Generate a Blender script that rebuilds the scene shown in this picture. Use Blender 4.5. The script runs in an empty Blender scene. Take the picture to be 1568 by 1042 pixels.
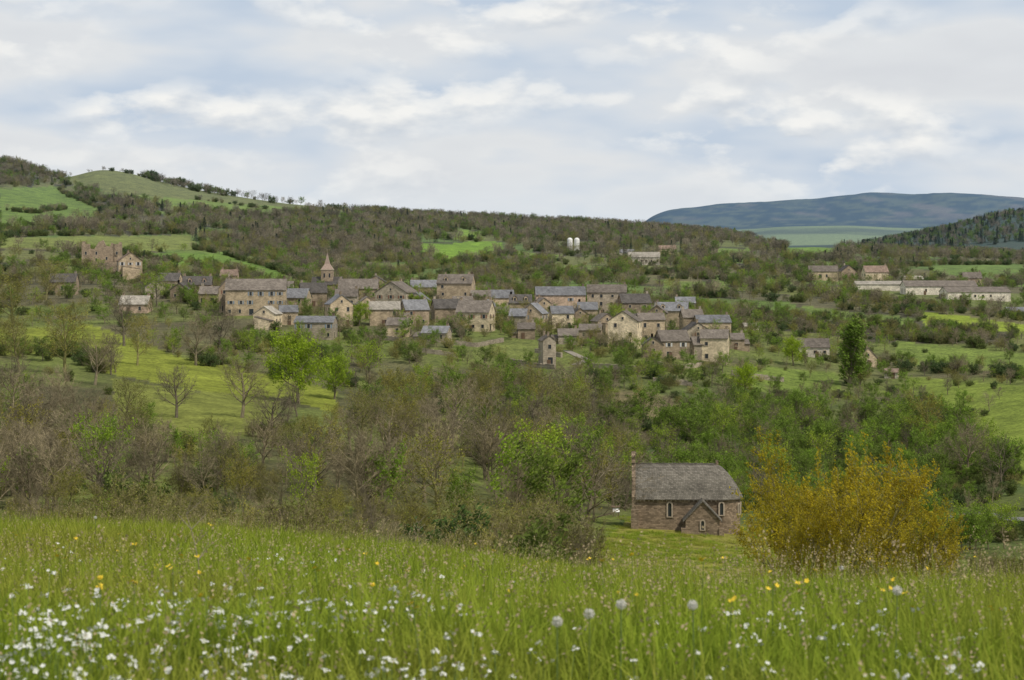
import bpy, math, random
import numpy as np
from mathutils import Vector, Matrix, Euler
rnd=random.Random(7); rs=np.random.RandomState(7)
F=3265.; CX=784.; HY=400.
scene=bpy.context.scene
# ------------------------------------------------------------ noise helpers
def _h(ix,iy,s):
    v=np.sin(ix*127.1+iy*311.7+s*74.7)*43758.5453
    return v-np.floor(v)
def vnoise(x,y,s=0):
    ix=np.floor(x); iy=np.floor(y); fx=x-ix; fy=y-iy
    fx=fx*fx*(3-2*fx); fy=fy*fy*(3-2*fy)
    return (_h(ix,iy,s)*(1-fx)+_h(ix+1,iy,s)*fx)*(1-fy)+(_h(ix,iy+1,s)*(1-fx)+_h(ix+1,iy+1,s)*fx)*fy
def fbm(x,y,s=0,o=4):
    t=0;a=.5;n=0
    for i in range(o):
        t=t+a*vnoise(x*2**i,y*2**i,s+i*3.1); n+=a; a*=.5
    return t/n
def inpoly(px,py,poly):
    r=np.zeros(px.shape,bool); n=len(poly)
    for i in range(n):
        x1,y1=poly[i]; x2,y2=poly[(i+1)%n]
        if y1==y2: continue
        c=((y1>py)!=(y2>py))&(px<(x2-x1)*(py-y1)/(y2-y1)+x1)
        r^=c
    return r
# ------------------------------------------------------------ terrain table
P=[-600,0,100,200,300,400,500,600,700,800,900,1000,1100,1200,1300,1400,1500,1568,2200]
R40=[828,828,829,831,834,838,842,849,859,872,886,899,908,911,913,915,914,910,904]
def R(d,v,p=P): return (d,p,v)
rows=[R(8,[1050]*19),
R(20,[878,878,878,880,883,888,893,898,904,913,923,931,936,938,939,940,940,938,935]),
R(40,R40),R(60,[v+28 for v in R40]),
R(120,[870,870,870,872,875,880,886,896,908,922,934,944,950,954,956,958,955,950,945]),
R(200,[838,838,836,834,834,838,844,852,862,875,892,906,912,916,920,922,920,918,915]),
R(275,[800,795,790,788,785,785,788,795,805,815,824,834,838,845,858,862,862,862,860]),
R(287,[785,780,775,772,770,770,774,782,792,800,806,808,812,832,846,850,850,848,846]),
R(305,[765,760,758,755,752,752,758,765,775,786,792,796,800,820,835,840,838,835,830]),
R(350,[715,710,708,705,703,705,712,722,735,752,768,780,790,800,806,805,792,785,780]),
R(400,[660,658,658,660,662,668,678,690,705,722,740,755,765,772,775,770,755,745,735]),
R(450,[615,615,618,622,628,638,650,662,675,690,706,720,730,735,735,728,705,690,680]),
R(550,[560,560,565,572,580,592,602,610,615,622,630,638,645,650,652,648,630,620,610]),
R(620,[525,525,530,535,540,548,553,556,558,562,562,562,572,590,600,602,590,585,575]),
R(700,[495,495,495,493,490,490,493,497,503,513,518,520,530,545,555,562,558,555,550]),
R(780,[468,466,462,460,460,462,466,470,475,482,488,492,498,512,518,520,520,520,515]),
R(900,[425,425,425,430,438,445,448,452,458,462,466,470,472,478,480,482,485,488,485]),
R(1100,[385,385,388,395,405,418,424,426,428,430,432,434,434,435,438,442,446,450,450]),
R(1400,[355,352,355,362,375,390,398,398,396,398,400,402,402,404,406,410,415,418,420]),
R(1800,[315,315,322,325,335,350,358,358,360,364,368,372,378,388,390,392,395,398,400]),
R(2300,[240,243,250,270,268,252,260,272,284,300,312,326,334,342,342,345,355,368,382,382,388,392,395,400],
 [-600,0,40,80,110,150,200,240,300,400,500,600,700,800,900,1000,1100,1160,1200,1300,1400,1500,1568,2200]),
R(2800,[350,350,360,368,372,378,392,393,396,398,398,400],[-600,0,400,600,900,1100,1180,1250,1300,1400,1500,2200]),
R(3500,[380,380,385,386,381,372,360,350,335,325,322,310],[-600,1100,1160,1250,1300,1350,1400,1450,1500,1540,1568,2200]),
R(4300,[385,385,375,372,372,372,365,360],[-600,1100,1170,1250,1300,1400,1568,2200]),
R(5600,[378,374,356,347,345,350,354,350],[-600,1050,1130,1190,1300,1390,1568,2200]),
R(7600,[368,368,352,350,350,350],[-600,960,1000,1200,1568,2200]),
R(9600,[352,352,345,334,346,350,324,319,314,310,308,302,299,295,297,293,296,302,315],
 [-600,700,800,826,850,978,994,1012,1060,1100,1150,1200,1270,1320,1400,1460,1510,1568,2200]),
R(12500,[362,360,335,330,325,330],[-600,980,1100,1300,1500,2200]),
R(30000,[395]*2,[-600,2200])]
ucore=np.linspace(-.275,.275,600)
side=.275+np.linspace(0,1,46)[1:]**1.5*1.0
U=np.concatenate([-side[::-1],ucore,side]); PXU=CX+U*F
D0=1.2; ND=860; DL=math.log(30000/D0)/(ND-1); DG=D0*np.exp(np.arange(ND)*DL)
rd=[0.5]; rz=[np.full(U.shape,-1.52)]
for d,p,v in rows:
    rd.append(d); rz.append(-(np.interp(PXU,p,v)-HY)/F*d)
rd=np.array(rd); rz=np.array(rz)
k=np.clip(np.searchsorted(rd,DG)-1,0,len(rd)-2)
t=((DG-rd[k])/(rd[k+1]-rd[k]))[:,None]
Z=rz[k]*(1-t)+rz[k+1]*t
def gs(A,ax,s):
    r=int(3*s); w=np.exp(-.5*(np.arange(-r,r+1)/s)**2); w/=w.sum()
    pad=[(0,0),(0,0)]; pad[ax]=(r,r); B=np.pad(A,pad,mode='edge'); o=0
    for i,ww in enumerate(w):
        o=o+ww*(B[i:i+A.shape[0],:] if ax==0 else B[:,i:i+A.shape[1]])
    return o
Z=gs(Z/DG[:,None],0,2.0)*DG[:,None]; Z=gs(Z,1,5)
X=U[None,:]*DG[:,None]; Y=np.repeat(DG[:,None],len(U),1)
def band(d,a,b): return np.clip((d-a)/(b-a),0,1)
Z+= (fbm(X/1.6,Y/1.6,1,3)-.5)*.12*(1-band(Y,60,120))
Z+= (fbm(X/6.,Y/9.,6,2)-.5)*.5*band(Y,12,30)*(1-band(Y,60,120))
Z+= (fbm(X/45,Y/45,2,3)-.5)*3.0*band(Y,310,400)*(1-band(Y,2000,2600))
Z+= (fbm(X/160,Y/160,3,3)-.5)*12*band(Y,1300,2000)*(1-band(Y,3000,4000))
Z+= (fbm(X/420,Y/900,4,5)-.5)*50*band(Y,6000,9000)
def H(x,y):
    x=np.asarray(x,float); y=np.asarray(y,float)
    li=np.clip(np.log(np.maximum(y,D0)/D0)/DL,0,ND-1.001); i=li.astype(int); fi=li-i
    u=np.clip(x/np.maximum(y,D0),U[0],U[-1]-1e-6); j=np.clip(np.searchsorted(U,u)-1,0,len(U)-2); fj=(u-U[j])/(U[j+1]-U[j])
    return (Z[i,j]*(1-fj)+Z[i,j+1]*fj)*(1-fi)+(Z[i+1,j]*(1-fj)+Z[i+1,j+1]*fj)*fi
def find_d(px,py,a,b,off=0.):
    ds=np.linspace(a,b,1200); u=(px-CX)/F
    pv=HY-(H(u*ds,ds)+off)/ds*F
    w=np.where(pv<=py)[0]
    return float(ds[w[0]]) if len(w) else float(ds[np.argmin(np.abs(pv-py))])
def spot(px,py,a,b,off=0.):
    d=find_d(px,py,a,b,off); x=(px-CX)/F*d
    return x,d,float(H(x,d))
# ------------------------------------------------------------ fields
FLD=[ # polygon, colour, dmin, dmax
([(95,272),(150,250),(235,262),(300,285),(420,300),(560,315),(560,326),(420,322),(300,306),(190,300),(130,290)],(.18,.19,.055),1500,2500),
([(0,288),(85,285),(175,326),(135,334),(60,345),(0,352)],(.16,.225,.035),1000,2500),
([(190,300),(290,305),(480,322),(420,330),(270,323)],(.18,.24,.04),1500,2500),
([(0,365),(290,360),(305,382),(190,388),(0,380)],(.20,.225,.05),900,2000),
([(205,388),(345,388),(485,432),(460,440),(390,428),(330,410),(230,402)],(.15,.23,.03),900,2000),
([(640,373),(765,370),(772,386),(690,402),(645,388)],(.19,.30,.025),1000,2200),
([(700,352),(742,355),(738,367),(695,365)],(.21,.31,.03),1200,2300),
([(795,386),(860,390),(850,400),(790,398)],(.18,.23,.04),1000,2200),
([(560,402),(630,404),(620,418),(550,414)],(.17,.21,.045),1000,2200),
([(850,405),(930,408),(925,420),(845,417)],(.16,.20,.045),900,2200),
([(1100,380),(1150,382),(1140,396),(1095,394)],(.18,.24,.04),1000,2200),
([(300,352),(350,352),(360,366),(305,364)],(.17,.21,.045),1000,2200),
([(1405,477),(1568,497),(1700,505),(1700,525),(1568,512),(1420,500)],(.25,.31,.03),700,1300),
([(1370,522),(1568,542),(1700,550),(1700,575),(1568,572),(1380,560)],(.17,.22,.04),600,1000),
([(1385,577),(1568,590),(1800,600),(1800,760),(1568,745),(1530,715),(1490,650),(1400,605)],(.18,.225,.035),350,800),
([(-50,505),(140,498),(270,545),(420,575),(515,600),(515,632),(430,612),(300,598),(160,572),(120,540),(-50,545)],(.21,.235,.03),450,900),
([(170,580),(300,600),(430,615),(420,650),(300,690),(180,650)],(.18,.195,.04),350,700),
([(630,630),(710,645),(700,685),(640,680)],(.19,.20,.04),350,700),
([(925,598),(1010,604),(1075,625),(1005,648),(940,622)],(.18,.15,.07),400,800),
([(1205,374),(1290,374),(1275,397),(1203,398)],(.18,.27,.03),1200,2700),
([(1000,428),(1110,436),(1130,450),(1040,452)],(.16,.21,.04),800,1500),
([(1040,455),(1210,462),(1230,480),(1060,474)],(.13,.185,.035),700,1300),
([(1230,468),(1400,490),(1400,505),(1240,488)],(.15,.20,.04),700,1300),
([(1420,398),(1568,405),(1568,430),(1430,420)],(.15,.21,.04),900,2000),
([(1310,440),(1568,450),(1568,474),(1420,468),(1310,460)],(.16,.18,.05),700,1500),
([(880,860),(940,815),(960,796),(1190,796),(1230,900),(900,930)],(.23,.22,.045),215,312),
([(690,530),(800,520),(900,545),(960,560),(900,570),(720,560)],(.15,.17,.04),550,760),
([(1130,560),(1280,570),(1290,600),(1150,600)],(.16,.21,.035),500,760),
]
NOTREE=[(885,850),(960,790),(1190,790),(1240,930),(880,940)]
vs=np.stack([rs.uniform(-800,950,420),rs.uniform(620,2700,420)],1)
vcol=np.array([[(.16,.17,.045),(.16,.145,.06),(.15,.20,.04),(.14,.125,.06),(.17,.175,.055),(.13,.18,.04)][i] for i in rs.randint(0,6,420)])
def voro(x,y):
    x=x.ravel(); y=y.ravel(); idx=np.zeros(len(x),int); e=np.zeros(len(x))
    for s in range(0,len(x),20000):
        dx=x[s:s+20000,None]-vs[None,:,0]; dy=(y[s:s+20000,None]-vs[None,:,1])*.6
        dd=np.sqrt(dx*dx+dy*dy); o=np.argpartition(dd,1,axis=1)[:,:2]
        a=np.take_along_axis(dd,o,1); m=np.argmin(a,1); r=np.arange(len(m))
        idx[s:s+20000]=o[r,m]; e[s:s+20000]=np.abs(a[:,0]-a[:,1])
    return idx,e
# ------------------------------------------------------------ node helpers
def newmat(n):
    m=bpy.data.materials.new(n); m.use_nodes=True; nt=m.node_tree; nt.nodes.clear()
    o=nt.nodes.new('ShaderNodeOutputMaterial'); return m,nt,o
def nd(nt,t,**kw):
    n=nt.nodes.new(t)
    for a,b in kw.items(): setattr(n,a,b)
    return n
def mth(nt,op,a,b=None,clamp=False):
    n=nt.nodes.new('ShaderNodeMath'); n.operation=op; n.use_clamp=clamp
    for i,v in enumerate((a,b)):
        if v is None: continue
        if hasattr(v,'links'): nt.links.new(v,n.inputs[i])
        else: n.inputs[i].default_value=v
    return n.outputs[0]
def mixc(nt,f,a,b,mode='MIX'):
    n=nt.nodes.new('ShaderNodeMix'); n.data_type='RGBA'; n.blend_type=mode
    for i,v in ((0,f),(6,a),(7,b)):
        if hasattr(v,'links'): nt.links.new(v,n.inputs[i])
        elif i==0: n.inputs[0].default_value=v
        else: n.inputs[i].default_value=(*v,1) if len(v)==3 else v
    return n.outputs[2]
def ramp(nt,f,pts):
    n=nt.nodes.new('ShaderNodeValToRGB'); e=n.color_ramp.elements
    while len(e)<len(pts): e.new(.5)
    for i,(p,c) in enumerate(pts):
        e[i].position=p; e[i].color=(*c,1) if not isinstance(c,float) else (c,c,c,1)
    nt.links.new(f,n.inputs[0]); return n.outputs[0]
def noise(nt,vec,sc,det=4,rough=.6):
    n=nd(nt,'ShaderNodeTexNoise'); n.inputs['Scale'].default_value=sc; n.inputs['Detail'].default_value=det; n.inputs['Roughness'].default_value=rough
    if vec is not None: nt.links.new(vec,n.inputs['Vector'])
    return n.outputs[0]
def haze_tint(nt,c):  # aerial haze painted into the base colour, bluer with distance from the origin
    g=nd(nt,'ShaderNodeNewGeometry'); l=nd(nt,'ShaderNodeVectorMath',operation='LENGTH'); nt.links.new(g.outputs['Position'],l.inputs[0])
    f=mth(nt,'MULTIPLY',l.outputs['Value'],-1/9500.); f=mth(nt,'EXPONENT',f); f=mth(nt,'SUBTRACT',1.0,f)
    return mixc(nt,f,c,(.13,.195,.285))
# ------------------------------------------------------------ terrain mesh
def build_terrain():
    nu=len(U); n=nu*ND
    co=np.stack([X,Y,Z],-1).reshape(-1,3)
    ii=np.arange(ND-1)[:,None]*nu+np.arange(nu-1)[None,:]
    q=np.stack([ii,ii+1,ii+nu+1,ii+nu],-1).reshape(-1,4)
    me=bpy.data.meshes.new('terrain'); me.vertices.add(n); me.vertices.foreach_set('co',co.ravel())
    me.loops.add(q.size); me.loops.foreach_set('vertex_index',q.ravel().astype(np.int32))
    me.polygons.add(len(q)); me.polygons.foreach_set('loop_start',(np.arange(len(q))*4).astype(np.int32))
    me.polygons.foreach_set('loop_total',np.full(len(q),4,np.int32)); me.polygons.foreach_set('use_smooth',np.ones(len(q),bool))
    x,y,z=co.T; px=CX+x/y*F; py=HY-z/y*F
    n1=fbm(x/30,y/30,11,4); n2=fbm(x/7,y/7,17,3)
    def L(a,b,t): return np.array(a)[None]*(1-t[:,None])+np.array(b)[None]*t[:,None]
    C=L((.15,.175,.04),(.13,.115,.055),np.clip((n1-.42)*4,0,1))
    m=(y>100)&(y<560)&(px<960); C[m]=L((.145,.17,.04),(.10,.095,.04),np.clip((n1-.42)*5,0,1))[m]
    m=(y>280)&(y<600)&(px>950); C[m]=L((.08,.11,.03),(.13,.145,.04),np.clip((n1-.35)*3,0,1))[m]
    m=(y>760)&(y<2600); vi,ve=voro(x[m],y[m]); cc=vcol[vi]; cc[ve<5]=(.09,.08,.04); C[m]=cc*(.85+.3*n2[m])[:,None]
    for poly,c,a,b in FLD:
        m=(y>a)&(y<b); mm=np.zeros(len(x),bool); mm[m]=inpoly(px[m]+(n2[m]-.5)*8,py[m]+(n1[m]-.5)*5,poly)
        C[mm]=np.array(c)[None]*(.8+.4*n2[mm])[:,None]
    m=(y>1700)&(y<2500)&inpoly(px,py+(n2-.5)*14,[(25,243),(60,250),(72,268),(50,262),(35,258)]); C[m]=(.42,.33,.2)
    m=(y<75); C[m]=L((.09,.11,.025),(.14,.13,.045),n1)[m]
    m=(y>2900)&(y<4000); C[m]=L((.04,.065,.03),(.08,.09,.04),n1)[m]
    nn=fbm(x/350,y/500,23,4)
    m=(y>4000)&(y<6800); C[m]=L((.25,.31,.14),(.13,.16,.09),np.clip((nn-.45)*5,0,1))[m]
    m=(y>=6800); nv=fbm(x/170,z/38,29,5); nw=fbm(x/60,z/28+y/150,31,4)
    cc=L((.02,.04,.04),(.11,.13,.07),np.clip((nw-.42)*5,0,1)); cl=np.clip((nv-.55)*6,0,.7)*np.clip((z-130)/50,0,1)
    cc=cc*(1-cl[:,None])+np.array((.24,.19,.15))[None]*cl[:,None]; C[m]=cc[m]
    ca=np.ones((n,4),np.float32); ca[:,:3]=C
    at=me.color_attributes.new('Col','FLOAT_COLOR','POINT'); at.data.foreach_set('color',ca.ravel())
    me.update()
    m,nt,o=newmat('ground_mat'); a=nd(nt,'ShaderNodeAttribute',attribute_name='Col')
    g=nd(nt,'ShaderNodeNewGeometry'); ps=g.outputs['Position']
    na=noise(nt,ps,.9,4,.7); nb=noise(nt,ps,.11,4,.65)
    c=mixc(nt,1.,a.outputs['Color'],ramp(nt,na,[(.3,.5),(.7,1.4)]),'MULTIPLY')
    c=mixc(nt,1.,c,ramp(nt,nb,[(.3,.68),(.7,1.28)]),'MULTIPLY'); c=haze_tint(nt,c)
    b=nd(nt,'ShaderNodeBsdfDiffuse'); nt.links.new(c,b.inputs[0])
    bp=nd(nt,'ShaderNodeBump'); bp.inputs['Strength'].default_value=.6; bp.inputs['Distance'].default_value=.5; nt.links.new(na,bp.inputs['Height']); nt.links.new(bp.outputs[0],b.inputs['Normal'])
    nt.links.new(b.outputs[0],o.inputs[0]); me.materials.append(m)
    ob=bpy.data.objects.new('terrain',me); scene.collection.objects.link(ob)
build_terrain()
# ------------------------------------------------------------ materials
def foliage_mat(n,c1,c2,tr=.3,vs_=.45):
    m,nt,o=newmat(n); oi=nd(nt,'ShaderNodeObjectInfo'); tc=nd(nt,'ShaderNodeTexCoord')
    nz=noise(nt,tc.outputs['Object'],vs_*1.6,2,.7)
    c=mixc(nt,oi.outputs['Random'],c1,c2); c=mixc(nt,1.,c,ramp(nt,nz,[(.28,.45),(.72,1.6)]),'MULTIPLY')
    c=haze_tint(nt,c)
    d=nd(nt,'ShaderNodeBsdfDiffuse'); nt.links.new(c,d.inputs[0])
    if tr<=0: nt.links.new(d.outputs[0],o.inputs[0]); return m
    t=nd(nt,'ShaderNodeBsdfTranslucent'); mx=nd(nt,'ShaderNodeMixShader'); mx.inputs[0].default_value=tr
    nt.links.new(c,t.inputs[0]); nt.links.new(d.outputs[0],mx.inputs[1]); nt.links.new(t.outputs[0],mx.inputs[2]); nt.links.new(mx.outputs[0],o.inputs[0])
    return m
def simple_mat(n,c,rough=.9,var=.25,sc=3.):
    m,nt,o=newmat(n); tc=nd(nt,'ShaderNodeTexCoord'); nz=noise(nt,tc.outputs['Object'],sc,3)
    cc=mixc(nt,1.,c,ramp(nt,nz,[(.25,1-var),(.75,1+var)]),'MULTIPLY')
    b=nd(nt,'ShaderNodeBsdfPrincipled'); b.inputs['Roughness'].default_value=rough; nt.links.new(cc,b.inputs['Base Color']); nt.links.new(b.outputs[0],o.inputs[0]); return m
def masonry(n,c,bw,bh,dark=.6,mort=1.15,scale=1.,rz=1.,var=.35,bump=.3):
    m,nt,o=newmat(n); tc=nd(nt,'ShaderNodeTexCoord'); s=nd(nt,'ShaderNodeSeparateXYZ'); nt.links.new(tc.outputs['Object'],s.inputs[0])
    cb=nd(nt,'ShaderNodeCombineXYZ'); nt.links.new(mth(nt,'ADD',s.outputs[0],s.outputs[1]),cb.inputs[0]); nt.links.new(mth(nt,'MULTIPLY',s.outputs[2],rz),cb.inputs[1])
    wob=nd(nt,'ShaderNodeVectorMath',operation='ADD'); nz=nd(nt,'ShaderNodeTexNoise'); nz.inputs['Scale'].default_value=2.5
    sc=nd(nt,'ShaderNodeVectorMath',operation='SCALE'); sc.inputs['Scale'].default_value=bh*.7; nt.links.new(nz.outputs['Color'],sc.inputs[0]); nt.links.new(tc.outputs['Object'],nz.inputs['Vector'])
    nt.links.new(cb.outputs[0],wob.inputs[0]); nt.links.new(sc.outputs[0],wob.inputs[1])
    br=nd(nt,'ShaderNodeTexBrick'); nt.links.new(wob.outputs[0],br.inputs['Vector'])
    for a,v in (('Scale',scale),('Brick Width',bw),('Row Height',bh),('Mortar Size',bh*.07)): br.inputs[a].default_value=v
    br.inputs['Color1'].default_value=(*[v*(1+var) for v in c],1); br.inputs['Color2'].default_value=(*[v*(1-var) for v in c],1); br.inputs['Mortar'].default_value=(*[v*mort*dark for v in c],1)
    n1=noise(nt,tc.outputs['Object'],.5,5,.7); cc=mixc(nt,1.,br.outputs[0],ramp(nt,n1,[(.3,.65),(.7,1.3)]),'MULTIPLY')
    oi=nd(nt,'ShaderNodeObjectInfo'); cc=mixc(nt,1.,cc,ramp(nt,oi.outputs['Random'],[(0.,.82),(1.,1.18)]),'MULTIPLY')
    b=nd(nt,'ShaderNodeBsdfPrincipled'); b.inputs['Roughness'].default_value=.9; b.inputs['Specular IOR Level'].default_value=.15; nt.links.new(cc,b.inputs['Base Color'])
    bp=nd(nt,'ShaderNodeBump'); bp.inputs['Strength'].default_value=bump; bp.inputs['Distance'].default_value=.05; nt.links.new(br.outputs[1],bp.inputs['Height']); bp.invert=True; nt.links.new(bp.outputs[0],b.inputs['Normal'])
    nt.links.new(b.outputs[0],o.inputs[0]); return m
WALL={k:masonry('stone_'+k,c,.6,.3,dark=.8,var=.22) for k,c in dict(tan=(.46,.365,.245),cream=(.64,.53,.36),grey=(.36,.305,.23),brown=(.30,.235,.165),pink=(.45,.335,.245),white=(.68,.61,.50)).items()}
ROOF={k:masonry('roof_'+k,c,.5,.35,dark=.6,var=.2) for k,c in dict(lauze=(.175,.15,.125),slate=(.20,.20,.205),dark=(.11,.10,.09),light=(.33,.30,.25),tile=(.24,.175,.135)).items()}
M_GLASS=simple_mat('window_glass',(.03,.035,.04),.25,.1); M_TRIM=simple_mat('stone_trim',(.44,.37,.27),.9,.2)
M_DOOR=simple_mat('painted_door',(.12,.07,.04),.7); M_SHUT=[simple_mat('shutter_paint',c,.6,.1) for c in ((.5,.5,.48),(.2,.25,.3),(.22,.1,.06))]
M_BARK=foliage_mat('bark_twigs',(.28,.23,.135),(.14,.115,.075),.0,.3)
M_BARKG=foliage_mat('bark_budding_twigs',(.27,.24,.085),(.16,.14,.065),.0,.3)
M_BUD=foliage_mat('budding_leaves',(.30,.27,.04),(.17,.19,.04),.3)
M_OAK=foliage_mat('oak_young_leaves',(.42,.33,.02),(.34,.29,.02),.4)
M_GREEN=foliage_mat('spring_leaves',(.20,.31,.03),(.14,.19,.03),.35)
M_FRESH=foliage_mat('fresh_leaves',(.30,.38,.03),(.22,.32,.03),.4)
M_BRIGHT=foliage_mat('bright_leaves',(.31,.41,.02),(.26,.36,.025),.4)
M_DKG=foliage_mat('dark_leaves',(.075,.12,.03),(.15,.18,.035),.3)
M_CON=foliage_mat('conifer_needles',(.045,.07,.03),(.065,.085,.035),.1)
# ------------------------------------------------------------ mesh builder
class MB:
    def __init__(s): s.v=[];s.f=[];s.m=[]
    def poly(s,pts,m=0):
        b=len(s.v); s.v+= [tuple(p) for p in pts]; s.f.append(tuple(range(b,b+len(pts)))); s.m.append(m)
    def box(s,c,d,m=0,rot=None):
        b=len(s.v)
        for dx in(-.5,.5):
            for dy in(-.5,.5):
                for dz in(-.5,.5):
                    p=Vector((dx*d[0],dy*d[1],dz*d[2]))
                    if rot is not None: p=rot@p
                    s.v.append((c[0]+p.x,c[1]+p.y,c[2]+p.z))
        for f in((0,1,3,2),(4,6,7,5),(0,4,5,1),(2,3,7,6),(0,2,6,4),(1,5,7,3)): s.f.append(tuple(b+i for i in f)); s.m.append(m)
    def extr(s,prof,x0,x1,m=0,axis='x'):
        b=len(s.v);n=len(prof)
        for x in(x0,x1):
            for (a,c) in prof: s.v.append((x,a,c) if axis=='x' else (a,x,c))
        for i in range(n):
            j=(i+1)%n; s.f.append((b+i,b+j,b+n+j,b+n+i)); s.m.append(m)
        s.f.append(tuple(b+i for i in range(n))); s.m.append(m); s.f.append(tuple(b+n+i for i in reversed(range(n)))); s.m.append(m)
    def tube(s,p0,p1,r0,r1,n=5,m=0,cap=False):
        d=(p1-p0)
        if d.length<1e-6: return
        d=d.normalized(); a=d.orthogonal().normalized(); bb=d.cross(a); b=len(s.v)
        for p,r in((p0,r0),(p1,r1)):
            for i in range(n):
                t=2*math.pi*i/n; q=p+(a*math.cos(t)+bb*math.sin(t))*r; s.v.append((q.x,q.y,q.z))
        for i in range(n):
            j=(i+1)%n; s.f.append((b+i,b+j,b+n+j,b+n+i)); s.m.append(m)
        if cap: s.f.append(tuple(b+n+i for i in range(n))); s.m.append(m)
    def mesh(s,name,mats,smooth=False,recalc=False):
        me=bpy.data.meshes.new(name); me.from_pydata(s.v,[],s.f)
        for mt in mats: me.materials.append(mt)
        me.polygons.foreach_set('material_index',s.m)
        if smooth: me.polygons.foreach_set('use_smooth',[True]*len(s.f))
        if recalc:
            import bmesh
            bm=bmesh.new(); bm.from_mesh(me); bmesh.ops.recalc_face_normals(bm,faces=bm.faces); bm.to_mesh(me); bm.free()
        me.update(); return me
    def obj(s,name,mats,parent=None,**k):
        ob=bpy.data.objects.new(name,s.mesh(name,mats,**k)); scene.collection.objects.link(ob)
        if parent: ob.parent=parent
        return ob
def empty(name,loc,rz=0):
    e=bpy.data.objects.new(name,None); e.location=loc; e.rotation_euler=(0,0,rz); e.empty_display_size=.5; scene.collection.objects.link(e); return e
FOOT=[]
# ------------------------------------------------------------ houses
def window(mb,face,a,z,w,h,off,sh=None):
    def bx(da,dz,wa,hz,out,th,m):
        if face==0: mb.box((a+da,-off-out-th/2,z+dz),(wa,th,hz),m)
        elif face==1: mb.box((a+da,off+out+th/2,z+dz),(wa,th,hz),m)
        elif face==2: mb.box((-off-out-th/2,a+da,z+dz),(th,wa,hz),m)
        else: mb.box((off+out+th/2,a+da,z+dz),(th,wa,hz),m)
    bx(0,0,w,h,.004,.02,0)
    fw=.14
    bx(-w/2-fw/2,0,fw,h,.003,.09,1); bx(w/2+fw/2,0,fw,h,.003,.09,1)
    bx(0,h/2+fw/2,w+2*fw,fw,.003,.1,1); bx(0,-h/2-fw/2,w+2*fw+.1,fw,.003,.14,1)
    if sh is not None:
        for s_ in(-1,1): bx(s_*(w/2+fw+w/4+.01),0,w/2,h,.005,.05,2)
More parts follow.
